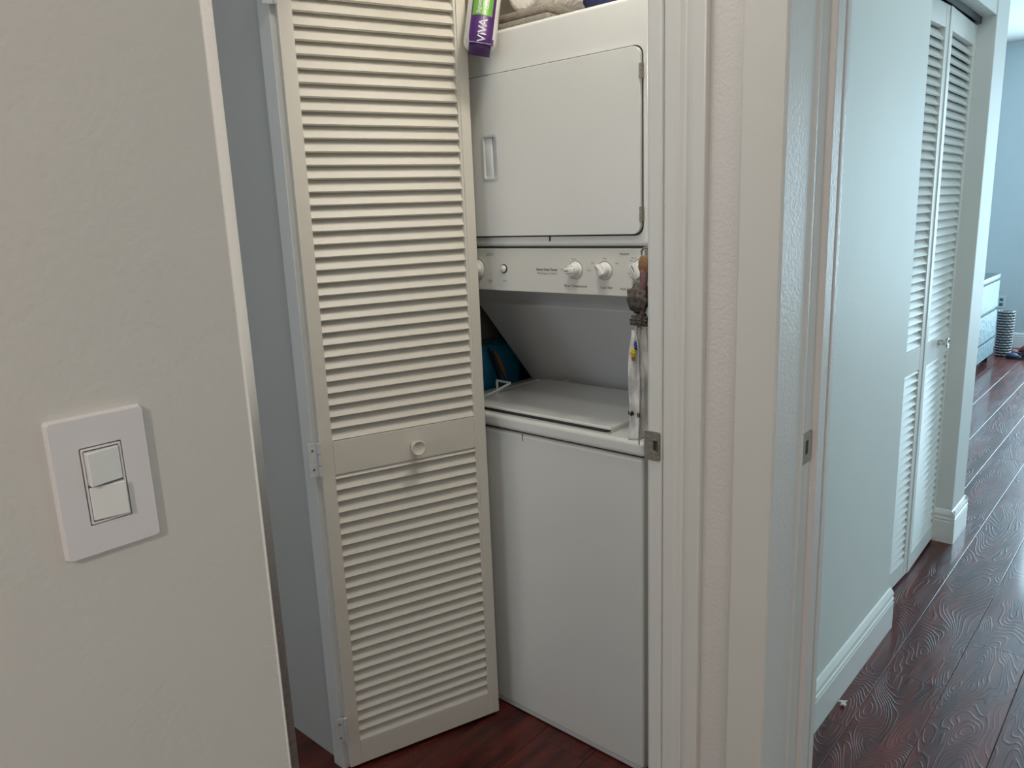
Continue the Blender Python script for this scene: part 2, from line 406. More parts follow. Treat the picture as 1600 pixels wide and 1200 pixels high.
# ------------------------------------------------------------------ louvered leaves (bifold doors)
PITCH = .02863
def slat_mesh(length, mat):
    bm = bmesh.new(); t = .0058; wd = .0375; a = R(33)      # tilt from vertical, lower edge towards the room
    # section in (y, z); room side is -y
    dirv = (-sin(a), -cos(a)); nrm = (-cos(a), sin(a))
    P = []
    for s, q in ((-.5, -.5), (-.5, .5), (.5, .5), (.5, -.5)):
        P.append((dirv[0] * wd * s + nrm[0] * t * q, dirv[1] * wd * s + nrm[1] * t * q))
    # soften the front lower lip
    prism(bm, P, 'x', 0, length)
    return new_mesh('slat', bm, mat)
def louver_leaf(root, W, z0, z1, mat, lw, rw, bands, rails, strip=None, th=.028):
    """local frame: x along the leaf, -y towards the room"""
    f = -th / 2
    ob('stile', box(0, lw, -th, 0, z0, z1), mat, root, bevel=.0015)
    ob('stile', box(W - rw, W, -th, 0, z0, z1), mat, root, bevel=.0015)
    if strip: ob('astragal', box(strip[0], strip[1], -th - .0035, -th + .004, z0 + .004, z1), mat, root, bevel=.0012)
    for nm, a, b in rails: ob(nm, box(lw, W - rw, -th + .0008, -.0008, a, b), mat, root, bevel=.0012)
    sm = slat_mesh(W - lw - rw + .004, mat)
    for a, b in bands:
        z = a
        while z < b:
            o = bpy.data.objects.new('slat', sm); COL.objects.link(o); o.parent = root
            o.location = (lw - .002, f - .0005, z + .0157); z += PITCH
TH = .028
def add_knob(root, x, z, mat):
    m4 = frame((x, -TH, z), (1, 0, 0), (0, 0, 1))            # local z points to -y (room)
    k = ob('knob', lathe(bmesh.new(), [(0, 0), (.011, 0), (.0095, .006), (.0085, .013), (.0130, .020), (.0185, .024), (.0198, .028),
           (.0192, .0315), (.0172, .0325), (.0150, .0310), (.0120, .0285), (.0060, .0272), (0, .0268)], m4), mat, root, smooth=True)
    return k
def hinge(root, x, y, za, zb, rot=0):
    bm = bmesh.new()
    bx(bm, x - .026, x - .004, y - .0022, y, za, zb)
    h = ob('hinge', bm, 'hinge', root, bevel=.0008)
    bm = bmesh.new(); n = 3; L = (zb - za) / n
    for i in range(n):
        lathe(bm, [(0, 0), (.0045, 0), (.0045, L * .92), (0, L * .92)], Matrix.Translation((x, y - .004, za + i * L)), 12)
    ob('knuckle', bm, 'hinge', h, smooth=False)
    for q in (.22, .78):
        ob('screw', lathe(bmesh.new(), [(0, 0), (.0032, 0), (.0026, .0012), (0, .0012)], frame((x - .015, y - .0022, za + (zb - za) * q), (1, 0, 0), (0, 0, 1)), 10), 'steel', h)
ang = R(-19.28)
off = Vector((sin(ang), -cos(ang), 0)) * 0       # local y=-TH is the room face; shift root so that this face holds the line
door = thing('louvered_door', Vector((.979, 1.498, 0)) - Vector((sin(ang), -cos(ang), 0)) * TH,
             'open cream louvered closet door with round white knob, beside the washer and dryer', 'door', rotz=ang, local=True)
Z1 = 2.02
louver_leaf(door, .436, .012, Z1, 'door', .0315, .0305, [(.0785, .800), (.890, 1.93)],
            [('bottom_rail', .012, .0785), ('lock_rail', .8055, .889), ('top_rail', 1.948, Z1)], strip=(.4110, .4362))
add_knob(door, .236, .843, 'door')
for za, zb in ((.095, .165), (.812, .895), (1.842, 1.92)):
    hinge(door, -.0035, -TH - .001, za, zb)

# hall closet bifold, slightly bowed outwards at the middle joint
def hall_leaf(x, y, ang, knob, label, W=.417):
    d = thing('louvered_door', Vector((x, y, 0)) - Vector((sin(ang), -cos(ang), 0)) * TH, label, 'door', rotz=ang, local=True,
              group='bifold leaves of the hall closet')
    louver_leaf(d, W, .012, 2.0, 'door_cool', .036, .036, [(.0785, .800), (.890, 1.90)],
                [('bottom_rail', .012, .0785), ('lock_rail', .8055, .889), ('top_rail', 1.93, 2.0)])
    if knob: add_knob(d, .215, .865, 'chrome')
    return d
hall_leaf(2.546, .712, R(-2.0), False, 'left louvered bifold leaf of the hall closet, without a knob')
hall_leaf(2.964, .694, R(1.4), True, 'right louvered bifold leaf of the hall closet with a chrome knob')
trk = bmesh.new(); bx(trk, 2.545, 3.375, .690, .726, 2.012, 2.025); bx(trk, 2.545, 3.375, .690, .694, 2.002, 2.012); bx(trk, 2.545, 3.375, .722, .726, 2.002, 2.012)
tag(ob('door_track', trk, 'dark'), 'dark metal track above the hall closet louvered leaves', 'track')

# ------------------------------------------------------------------ stacked washer-dryer
FX = 1.437
wd = thing('stacked_washer_dryer', (1.78, 1.24, 0), 'white stacked washer and dryer standing in the laundry closet', 'washer dryer')
YR, YL = .905, 1.575
def slab(name, x0, x1, y0, y1, z0, z1, mat, bev, parent=wd, seg=4, **k):
    o = ob(name, box(x0, x1, y0, y1, z0, z1), mat, parent, bevel=bev, seg=seg, smooth=True, **k)
    o.modifiers.new('w', 'WEIGHTED_NORMAL'); return o
slab('washer_cabinet', 1.441, 2.10, YR, YL, .014, .8375, 'enamel', .009)
slab('base_trim', 1.443, 2.08, YR + .004, YL - .004, .004, .016, 'enamel_grey', .002)
ob('seam_gasket', box(1.452, 2.09, YR + .006, YL - .006, .8370, .8450), 'dark', wd)
slab('washer_top', 1.434, 2.10, YR - .008, YL + .008, .8440, .8800, 'enamel', .010, seg=5)
for (a, b) in (((1.4325, 1.105, .8445), .001),):
    ob('latch_tab', box(1.4405, 1.4425, 1.268, 1.270, .820, .8375), 'dark', wd)
lid = slab('washer_lid', 1.452, 1.795, 1.000, 1.470, .8885, .8965, 'enamel', .0035)
ob('lid_gap_shade', pr([(1.458, 1.020), (1.470, 1.012), (1.470, 1.462), (1.458, 1.462)], 'z', .8795, .8888), 'dark', wd, label='dark strip for the shade under the lid')  # dark block stands in for shade below the lid's front edge
ob('lid_base', box(1.470, 1.790, 1.003, 1.466, .8795, .8888), 'enamel', wd)
w = bmesh.new()
bx(w, 1.50, 1.83, 1.478, 1.484, .879, .8870); bx(w, 1.50, 1.83, 1.530, 1.534, .879, .8850)
bx(w, 1.800, 1.806, .93, 1.52, .879, .8890)
ob('lid_surround', w, 'enamel', wd, bevel=.002)
for y in (1.405, 1.01):
    ob('lid_hinge', box(1.796, 1.832, y - .004, y + .004, .880, .8975), 'enamel_grey', wd, bevel=.001)
# sloping back panel between washer top and control panel
bp = pr([(1.552, 1.208), (1.598, 1.166), (1.600, 1.150), (1.828, .882), (2.09, .882), (2.09, 1.208)], 'y', .915, 1.560)
ob('back_panel', bp, 'enamel_grey', wd, bevel=.002)
ob('warning_print', text_mesh('CAUTION', .010, 'print', frame((1.7555, .975, .968), (0, -1, 0), (-.65, 0, .76)), .0001), None, wd)
# control panel
slab('control_panel', FX, 1.62, .897, YL, 1.2095, 1.3155, 'panel', .003)
ob('panel_seam', box(FX + .004, 1.62, .900, YL - .003, 1.314, 1.3205), 'dark', wd)
TX = FX - .0002
def ptext(s, y, z, size, mat='print', bold=0):
    return ob('panel_text', text_mesh(s, size, mat, frame((TX, y, z), (0, -1, 0), (0, 0, 1)), .0001, bold=bold), None, wd)
ptext('Heavy Duty Power', 1.168, 1.2655, .0085, 'print_b', .00015); ptext('Washington Control', 1.168, 1.2570, .0072)
ptext('Rinse Temperature', 1.083, 1.2290, .0085, 'print_b'); ptext('Load Size', .996, 1.2285, .0085, 'print_b')
ptext('Warm', 1.086, 1.2915, .0055); ptext('Cold', 1.121, 1.2665, .0055); ptext('Cool', 1.044, 1.2665, .0055)
ptext('Med', 1.000, 1.2930, .0055); ptext('Sm', 1.033, 1.2835, .0055); ptext('Lrg', .967, 1.2835, .0055)
ptext('Washer', .9475, 1.3035, .0080, 'print_b'); ptext('Push Knob', .9415, 1.2265, .0078, 'print_b')
ptext('Norm', .9235, 1.2955, .005); ptext('Reg', .930, 1.2895, .005); ptext('Perm', .9335, 1.2610, .005); ptext('Off', .930, 1.2530, .006)
ptext('Soak', .9235, 1.2425, .005); ptext('Rinse', .9235, 1.2375, .005)
ptext('Start', 1.3045, 1.2350, .0065); ptext('Dryer', 1.355, 1.2350, .0065); ptext('Cycle', 1.355, 1.2305, .005)
ptext('Timed Dry', 1.352, 1.3030, .0062); ptext('Fabric Care', 1.352, 1.2985, .0055)
def ring(y, z, r, w_=.0011, mat='print'):
    return ob('dial_ring', ring_prism(bmesh.new(), circ(y, z, r), circ(y, z, r - w_), 'x', TX - .0001, FX + .0005), mat, wd)
def dial(y, z, r, rot, skirt, big=False):
    m4 = frame((FX, y, z), (0, -1, 0), (0, 0, 1))
    k = ob('dial', lathe(bmesh.new(), [(0, 0), (skirt, 0), (skirt, .002), (skirt * .93, .0035), (r, .0045), (r * .95, .016), (r * .86, .0185), (0, .0195)], m4), 'knob_w', wd, smooth=True)
    k.modifiers.new('e', 'EDGE_SPLIT').split_angle = R(40)
    b = bmesh.new(); bx(b, -r * 1.05, r * .80, -r * .42, r * .42, .012, .0255)
    bmesh.ops.transform(b, matrix=m4 @ Matrix.Rotation(rot, 4, 'Z'), verts=b.verts)
    g = ob('dial_grip', b, 'knob_w', k, bevel=.0018, smooth=True)
    b = bmesh.new(); bx(b, -r * .95, -r * .1, -.0007, .0007, .0254, .0260)
    bmesh.ops.transform(b, matrix=m4 @ Matrix.Rotation(rot, 4, 'Z'), verts=b.verts)
    ob('pointer', b, 'print_b', k)
    return k
dial(1.082, 1.2665, .0150, R(4), .0185); ring(1.082, 1.2665, .0215)
dial(1.000, 1.2665, .0150, R(-52), .0185); ring(1.000, 1.2665, .0215)
dial(.905, 1.2665, .0185, R(-60), .0235, True); ring(.905, 1.2665, .0275, .0012)
dial(1.400, 1.2630, .0190, R(30), .0240, True); ring(1.400, 1.2630, .0285, .0012)
for y, z in ((.9015, 1.2985), (.9255, 1.2550)): ob('cycle_mark', box(TX - .0001, FX + .0005, y - .0018, y + .0018, z - .0028, z + .0028), 'print_b', wd)
ob('start_button', lathe(bmesh.new(), [(0, 0), (.0085, 0), (.0085, .004), (.0070, .0062), (0, .0066)], frame((FX, 1.3060, 1.2655), (0, -1, 0), (0, 0, 1))), 'knob_w', wd, smooth=True)
ob('button_bezel', ring_prism(bmesh.new(), circ(1.3060, 1.2655, .0112), circ(1.3060, 1.2655, .0088), 'x', FX - .0012, FX + .001), 'dark', wd)
# dryer
slab('dryer_cabinet', 1.437, 2.10, .884, YL + .005, 1.319, 1.8225, 'enamel', .010, seg=5)
DY0, DY1, DZ0, DZ1 = .9015, 1.520, 1.3475, 1.7230
ob('door_gap_shade', pr(rrect(DY0 - .0032, DY1 + .003, DZ0 - .0045, DZ1 + .0040, .020), 'x', 1.4355, 1.4385), 'dark', wd)  # dark sheet behind the door, stands in for its shaded gap
bm = bmesh.new()
inner = rrect(1.3085, 1.3485, 1.4870, 1.5830, .008)
# door skin with a recessed pull: frame of faces around the hole
outer = rrect(DY0, DY1, DZ0, DZ1, .018)
def skin():
    cu = bpy.data.curves.new('s', 'CURVE'); cu.dimensions = '2D'; cu.fill_mode = 'BOTH'; cu.extrude = .0045; cu.bevel_depth = .0012; cu.bevel_resolution = 2
    for ps in (outer, inner):
        sp = cu.splines.new('POLY'); sp.points.add(len(ps) - 1); sp.use_cyclic_u = True
        for q, (a, b) in zip(sp.points, ps): q.co = (-a, b, 0, 1)
    t = bpy.data.objects.new('s', cu); COL.objects.link(t)
    me = bpy.data.meshes.new_from_object(t.evaluated_get(bpy.context.evaluated_depsgraph_get()))
    bpy.data.objects.remove(t); bpy.data.curves.remove(cu)
    me.transform(frame((1.4335, 0, 0), (0, -1, 0), (0, 0, 1))); return me
bm.free()
dd = ob('dryer_door', skin(), 'enamel', wd)
hb = bmesh.new(); prism(hb, rrect(1.3070, 1.3500, 1.4855, 1.5845, .009), 'x', 1.4342, 1.4362)
ob('pull_recess', hb, 'enamel_grey', dd)
ob('pull_bezel', ring_prism(bmesh.new(), rrect(1.3030, 1.3540, 1.4815, 1.5885, .010), rrect(1.3075, 1.3495, 1.4860, 1.5840, .008), 'x', 1.4262, 1.4290), 'enamel_grey', dd)
ob('pull_lip', box(1.4300, 1.4360, 1.3240, 1.3475, 1.4880, 1.5820), 'enamel', dd, bevel=.003, smooth=True)
for za, zb in ((1.660, 1.690), (1.372, 1.404)):
    h = ob('door_hinge', box(1.4275, 1.437, .8965, .9035, za, zb), 'steel', wd, bevel=.001)
    k = bmesh.new(); n = 4; L = (zb - za) / n
    for i in range(n): lathe(k, [(0, 0), (.0032, 0), (.0032, L * .8), (0, L * .8)], Matrix.Translation((1.4275, .9005, za + i * L)), 10)
    ob('knuckle', k, 'chrome', h)
ob('door_catch', box(1.4345, 1.4372, 1.1535, 1.1565, 1.3325, 1.3445), 'dark', wd)

# ------------------------------------------------------------------ on top of the dryer
def roll_wrapped():
    ax = Vector((cos(R(72)), .08, sin(R(72)))).normalized()
    c = Vector((1.374, 1.298, 1.774)); r = .0375
    root = thing('paper_towel_roll', c + ax * .15, 'paper towel roll in purple and green wrapper, leaning over the dryer edge', 'paper towels')
    d = Vector((0, 0, 1.4)) - c; d = (d - ax * d.dot(ax)).normalized()       # side turned to the room
    lf = d.cross(ax).normalized()
    if lf.y < 0: lf = -lf
    m4 = Matrix((d, lf, ax)).transposed().to_4x4(); m4.translation = c
    prof = [(0, -.006), (.014, -.006), (.028, -.0035), (.034, .001), (r, .008), (r, .26), (.03, .268), (0, .27)]
    ob('roll_body', lathe(bmesh.new(), prof, m4, 48), 'wrap', root, smooth=True)
    def wrap(v, u, h):                     # v: around the roll (left +), u: along it, h: above its skin
        a = v / r; rr = r + h
        if u < .008: rr = r + h - (.008 - u) ** 2 * 14
        return m4 @ Vector((rr * cos(a), rr * sin(a), u))
    def patch(name, mat, v0, v1, u0, u1, h, t=.0006, lab=None, nv=12, nu=8, skew=0):
        bm = bmesh.new(); G = []
        for hh in (h, h - t):
            G.append([[bm.verts.new(wrap(v0 + (v1 - v0) * i / nv, u0 + (u1 - u0) * j / nu + skew * i / nv * (1 - j / nu), hh)) for i in range(nv + 1)] for j in range(nu + 1)])
        A, B = G
        for j in range(nu):
            for i in range(nv):
                bm.faces.new((A[j][i], A[j][i + 1], A[j + 1][i + 1], A[j + 1][i])); bm.faces.new((B[j][i + 1], B[j][i], B[j + 1][i], B[j + 1][i + 1]))
        for j in range(nu):
            bm.faces.new((A[j][0], A[j + 1][0], B[j + 1][0], B[j][0])); bm.faces.new((A[j][nv], B[j][nv], B[j + 1][nv], A[j + 1][nv]))
        for i in range(nv):
            bm.faces.new((A[0][i], B[0][i], B[0][i + 1], A[0][i + 1])); bm.faces.new((A[nu][i], A[nu][i + 1], B[nu][i + 1], B[nu][i]))
        return ob(name, bm, mat, root, label=lab)
    patch('wrapper_band', 'purple', -.029, .028, -.014, .20, .0016, lab='purple printed wrapper band')
    patch('wrapper_fold', 'purple', -.034, -.024, -.004, .010, .0016, skew=.004)
    patch('green_panel', 'green', -.021, .024, .058, .16, .0022, lab='green printed panel')
    def T(txt, v, u, size, h, bold=0):
        me = text_mesh(txt, size, 'lilac', Matrix.Identity(4), .0002, 'LEFT', bold)
        for q in me.vertices:
            x, y, z = q.co; q.co = wrap(v + y, u + x, h + z)
        ob('wrapper_text', me, None, root)
    T('ViVA', -.003, -.0045, .0255, .0027, .0003)
    ob('wrapper_end', box(-r * .55, r + .0012, -.026, .024, -.0085, -.0060), 'purple', root).data.transform(m4)
    T('Signature', .010, .062, .0115, .0026, .0002); T('Cloth', -.007, .072, .0115, .0026, .0002)
    return root
roll_wrapped()
r2 = thing('paper_towel_roll', (1.60, 1.245, 1.8225), 'bare white paper towel roll lying on top of the dryer', 'paper towels')
m4 = frame((1.490, 1.262, 1.909), (0, -1, 0), (0, 0, 1))        # local z = -x
prof = [(0, 0), (.016, 0), (.018, .0015), (.038, .002), (.044, 0), (.0465, -.005), (.0465, -.262), (.0440, -.268), (0, -.268)]
for k, (a, b) in enumerate(((1.8227, 1.8425), (1.8427, 1.8620))):
    pass
tw = thing('folded_towel', (1.62, 1.27, 1.8225), 'taupe folded towel on the dryer, under the bare paper towel roll', 'towel')
for a, b in ((1.8227, 1.8422), (1.8424, 1.8622)):
    ob('fold', box(1.462 + (b - 1.84) * .3, 1.80, 1.165, 1.360, a, b), 'towel', tw, bevel=.009, seg=4, smooth=True)
ob('roll_body', lathe(bmesh.new(), prof, m4, 40), 'paper', r2, smooth=True)
nb = bmesh.new(); bmesh.ops.create_icosphere(nb, subdivisions=4, radius=1)
for v in nb.verts:
    n = .08 * sin(v.co.x * 7 + v.co.y * 4) + .06 * sin(v.co.z * 9 + v.co.y * 6)
    v.co = Vector((v.co.x * .12, v.co.y * .072, v.co.z * .09)) * (1 + n); v.co.z = max(v.co.z, -.052)
bmesh.ops.translate(nb, verts=nb.verts, vec=(1.65, 1.080, 1.8750))
tag(ob('folded_bag', nb, 'navy', smooth=True), 'navy blue cloth bag lying on top of the dryer', 'bag')

# ------------------------------------------------------------------ things beside the washer
b = bmesh.new()
def crumple(bm, dims, loc, amp, seed, cuts=14):
    bmesh.ops.create_cube(bm, size=1); bmesh.ops.subdivide_edges(bm, edges=bm.edges[:], cuts=cuts, use_grid_fill=True)
    rnd = random.Random(seed); ph = [rnd.uniform(0, 6) for _ in range(9)]
    for v in bm.verts:
        p = v.co.copy(); k = 1 - .25 * max(0, p.z) * (abs(p.x) + abs(p.y))
        n = sin(p.x * 9 + ph[0] + 3 * p.z) * sin(p.z * 7 + ph[1]) + .6 * sin(p.y * 13 + ph[2] + p.z * 9) + .4 * sin(p.z * 23 + ph[3] + p.x * 11)
        v.co = Vector((p.x * dims[0] * k, p.y * dims[1] * k, p.z * dims[2])) + p.normalized() * amp * n * (1 if p.z > -.49 else 0)
        v.co.z = max(v.co.z, -dims[2] / 2)
    bmesh.ops.translate(bm, verts=bm.verts, vec=loc)
crumple(b, (.25, .135, 1.00), (1.725, 1.672, .50), .007, 3)
tb = thing('plastic_bag', (1.725, 1.672, 0), 'teal plastic bag standing in the dark gap left of the washer', 'bag')
ob('bag_body', b, 'teal', tb, smooth=True)
ob('printed_curve', tube(bmesh.new(), [(1.70, 1.600, .99), (1.715, 1.598, .96), (1.73, 1.598, .93), (1.75, 1.600, .89)], [.003, .006, .006, .003]), 'orange', tb)
ob('printed_curve', tube(bmesh.new(), [(1.675, 1.600, 1.0), (1.69, 1.598, .965), (1.705, 1.598, .93), (1.72, 1.600, .89)], [.004, .007, .007, .004]), 'black_f', tb)
b = bmesh.new(); crumple(b, (.19, .14, .96), (1.965, 1.665, .48), .008, 9)
tag(ob('cloth_bundle', b, 'black_f', smooth=True), 'black cloth bundle behind the teal bag, left of the washer', 'cloth')
cb = bmesh.new(); bx(cb, 1.90, 2.13, 1.60, 1.74, .975, 1.40)
tag(ob('cardboard_box', cb, 'tan', bevel=.003), 'tan cardboard box in the dark gap behind the dryer control panel', 'box')
fr = bmesh.new()
for a, c in (((1.60, 1.500, .884), (1.60, 1.500, .925)), ((1.60, 1.500, .925), (1.605, 1.452, .922)), ((1.605, 1.452, .922), (1.53, 1.498, .8845))):
    tube(fr, [a, c], .0035, 6)
tag(ob('plastic_hook', fr, 'rocker'), 'small white plastic bracket on the left rim of the washer', 'bracket')

# hanging clear bag with knots, on the closet wall between jamb and washer
hb_ = thing('hanging_bag', (1.30, .802, 1.33), 'clear plastic bag hanging beside the dryer controls, with dark knots and yellow print', 'bag')
def sheet(x0, x1, y0, y1, z0, z1, nu, nv, amp, seed):
    bm = bmesh.new(); rnd = random.Random(seed); ph = [rnd.uniform(0, 6) for _ in range(8)]; g = []
    for j in range(nv + 1):
        row = []
        for i in range(nu + 1):
            u, v = i / nu, j / nv
            wv = amp * (sin(u * 11 + ph[0] + v * 5) + .6 * sin(u * 23 + ph[1] - v * 8) + .5 * sin(v * 21 + ph[2]))
            pinch = 1 - .45 * math.exp(-((v - 1) / .12) ** 2) - .10 * sin(v * 9 + ph[3])
            row.append(bm.verts.new((x0 + (x1 - x0) * u + wv * .8, y0 + (y1 - y0) * (.5 + (u - .5) * pinch) + wv * .6, z0 + (z1 - z0) * v)))
        g.append(row)
    for j in range(nv):
        for i in range(nu): bm.faces.new((g[j][i], g[j][i + 1], g[j + 1][i + 1], g[j + 1][i]))
    return bm
def solid(o, t=.0006): o.modifiers.new('s', 'SOLIDIFY').thickness = t
o = ob('bag_film', sheet(1.27, 1.33, .806, .842, .925, 1.175, 22, 40, .0035, 2), 'film', hb_, smooth=True); solid(o)
o = ob('bag_film', sheet(1.33, 1.28, .806, .836, .935, 1.165, 18, 40, .0035, 5), 'film', hb_, smooth=True); solid(o)
def lump(loc, d, amp, seed):
    bm = bmesh.new(); bmesh.ops.create_icosphere(bm, subdivisions=4, radius=1); rnd = random.Random(seed); ph = [rnd.uniform(0, 6) for _ in range(6)]
    for v in bm.verts:
        p = v.co.copy(); n = sin(p.x * 6 + ph[0]) * sin(p.y * 7 + ph[1]) + .6 * sin(p.z * 11 + ph[2] + p.x * 5) + .35 * sin(p.y * 19 + ph[3] + p.z * 8)
        v.co = Vector((p.x * d[0], p.y * d[1], p.z * d[2])) * (1 + amp * n)
    bmesh.ops.translate(bm, verts=bm.verts, vec=loc); return bm
ob('knot', lump((1.30, .824, 1.226), (.022, .021, .029), .13, 1), 'knot', hb_, smooth=True, label='large dark twisted knot')
ob('knot', lump((1.30, .822, 1.182), (.018, .018, .012), .22, 4), 'knot', hb_, smooth=True, label='small dark frayed knot')
ob('strap', tube(bmesh.new(), [(1.30, .815, 1.30), (1.30, .812, 1.27), (1.30, .814, 1.25), (1.30, .816, 1.21), (1.30, .817, 1.185)], [.006, .009, .007, .006, .005]), 'mauve', hb_, smooth=True)
ob('tag', lump((1.298, .812, 1.292), (.006, .011, .019), .05, 8), 'brownish', hb_, smooth=True, label='brown leather-like tag')
ob('printed_mark', lump((1.284, .829, 1.122), (.003, .006, .012), .25, 3), 'yellow', hb_, smooth=True, label='yellow print')
ob('printed_mark', lump((1.285, .821, 1.133), (.003, .0045, .008), .25, 6), 'blue', hb_, smooth=True, label='dark blue print')
ob('printed_mark', lump((1.285, .827, 1.106), (.003, .004, .004), .25, 7), 'brownish', hb_, smooth=True)
ob('printed_mark', lump((1.282, .832, .994), (.003, .006, .005), .2, 9), 'black_f', hb_, smooth=True, label='black print')
ob('printed_mark', lump((1.282, .814, .992), (.003, .003, .005), .2, 12), 'black_f', hb_, smooth=True, label='black print')
ob('hook', tube(bmesh.new(), [(1.30, .799, 1.325), (1.30, .812, 1.325), (1.30, .818, 1.318), (1.30, .816, 1.308)], .0022), 'steel', hb_)

# ------------------------------------------------------------------ strike plates
s1 = thing('strike_plate', (.978, .594, 1.045), 'worn steel strike plate on the cream jamb beside the washer', 'strike plate')
ob('plate', ring_prism(bmesh.new(), rrect(.5835, .6105, 1.0205, 1.0665, .003, 3), rrect(.5865, .5945, 1.0365, 1.0525, .001, 3), 'x', .9768, .9805), 'steel', s1, bevel=.0004)
ob('latch_hole', box(.9795, .9805, .5865, .5945, 1.0365, 1.0525), 'dark', s1)
ob('latch_tongue', box(.9762, .9790, .5850, .5885, 1.0355, 1.0475), 'chrome', s1)
s2 = thing('strike_plate', (1.10, .408, 1.04), 'narrow worn steel strike plate on the jamb next to the hallway', 'strike plate')
def plate_y(bm): return bm
ob('plate', ring_prism(bmesh.new(), rrect(1.0825, 1.1275, 1.016, 1.064, .003, 3), rrect(1.102, 1.113, 1.030, 1.052, .001, 3), 'y', .4085, .4107), 'steel', s2, bevel=.0004)
ob('latch_hole', box(1.102, 1.113, .4100, .4107, 1.030, 1.052), 'dark', s2)

# ------------------------------------------------------------------ light switch
SY = .670
sw = thing('light_switch', (.215, SY, 1.205), 'white double rocker light switch plate on the left wall', 'light switch')
sx0, sx1, sz0, sz1 = .1865, .2635, 1.1335, 1.2530
ox, oz = (.1865 + .2635) / 2, (1.1335 + 1.2530) / 2
def back_slope():
    bm = bmesh.new(); o1 = rrect(sx0, sx1, sz0, sz1, .003, 4); o2 = rrect(sx0 + .0012, sx1 - .0012, sz0 + .0012, sz1 - .0012, .003, 4)
    i1 = rrect(ox - .0168, ox + .0168, oz - .0335, oz + .0335, .0015, 4)
    def V(ps, y): return [bm.verts.new((p[0], y, p[1])) for p in ps]
    A, B, Cc, D = V(o1, SY), V(o2, SY - .0062), V(i1, SY - .0062), V(i1, SY - .0005)
    n = len(A)
    for P, Q in ((A, B), (B, Cc), (Cc, D)):
        for i in range(n): bm.faces.new((P[i], P[(i + 1) % n], Q[(i + 1) % n], Q[i]))
    return bm
ob('wall_plate', back_slope(), 'plate', sw, bevel=.0005)
ob('switch_frame', ring_prism(bmesh.new(), rrect(ox - .0158, ox + .0158, oz - .0325, oz + .0325, .001, 3), rrect(ox - .0142, ox + .0142, oz - .0308, oz + .0308, .001, 3), 'y', SY - .0058, SY - .001), 'plate', sw)
ob('switch_body', box(ox - .0145, ox + .0145, oz - .031, oz + .031, SY - .0035, SY - .001), 'plate', sw)
# upper rocker pressed at the top, stands out on its left side; lower rocker flat
x0, x1 = ox - .0136, ox + .0136
ob('rocker', pr([(x0, SY - .003), (x0, SY - .0132), (x1, SY - .0070), (x1, SY - .003)], 'z', oz + .0010, oz + .0296), 'rocker', sw, bevel=.0008, label='upper rocker, pressed on its right side')
ob('rocker', pr([(x0, SY - .003), (x0, SY - .0066), (x1, SY - .0112), (x1, SY - .003)], 'z', oz - .0296, oz - .0010), 'rocker', sw, bevel=.0008, label='lower rocker, pressed on its left side')

# ------------------------------------------------------------------ ceiling lamps (fixtures for the lights above, the hall one added)
def flush_lamp(x, y, z, label, r=.16):
    t = thing('ceiling_lamp', (x, y, z), label, 'ceiling lamp')
    ob('lamp_base', lathe(bmesh.new(), [(0, 0), (r, 0), (r, -.02), (r * .95, -.03), (0, -.03)], Matrix.Translation((x, y, z))), 'base', t, smooth=False)
    ob('lamp_diffuser', lathe(bmesh.new(), [(r * .9, -.0305), (r * .85, -.04), (r * .6, -.048), (0, -.05)], Matrix.Translation((x, y, z))), 'lamp', t, smooth=True)
flush_lamp(.72, .70, CZ, 'round flush ceiling lamp in front of the laundry closet', .14)
flush_lamp(1.23, .84, CZ, 'small round ceiling lamp inside the laundry closet', .085)
vl = thing('vanity_lamp', (-1.26, -.27, 2.13), 'globe wall lamp on the wall behind the viewer', 'wall lamp')
ob('lamp_base', lathe(bmesh.new(), [(0, 0), (.05, 0), (.05, .02), (.02, .03), (.02, .19), (0, .19)], frame((-1.5, -.27, 2.13), (0, 1, 0), (0, 0, 1))), 'chrome', vl)
ob('globe', lathe(bmesh.new(), [(0, -.05), (.03, -.04), (.05, 0), (.03, .04), (0, .05)], frame((-1.275, -.27, 2.13), (0, 1, 0), (0, 0, 1))), 'lamp', vl, smooth=True)
flush_lamp(2.6, .05, CZ2, 'added round ceiling lamp brightening the hallway')  # added fixture for the overhead hall fill

# ------------------------------------------------------------------ bedroom at the end of the hall
dr = thing('dresser', (6.9, 1.49, 0), 'silver fronted dresser with dark top in the far bedroom', 'dresser')
ob('carcass', box(6.2, 7.59, 1.262, 1.72, .06, .722), 'dresser', dr, bevel=.003)
ob('dresser_top', box(6.19, 7.60, 1.245, 1.725, .722, .748), 'dresser_top', dr, bevel=.002)
ob('front_rail', box(6.2, 7.59, 1.248, 1.262, .712, .722), 'dresser', dr)
for (a, b) in ((.068, .202), (.222, .446), (.470, .694)):
    ob('drawer', box(6.21, 7.585, 1.245, 1.262, a, b), 'dresser', dr, bevel=.003)
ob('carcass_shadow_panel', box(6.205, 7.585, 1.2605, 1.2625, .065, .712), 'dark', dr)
for x in (6.24, 7.5):
    for y in (1.27, 1.66): ob('leg', box(x, x + .05, y, y + .05, 0, .062), 'dark', dr)
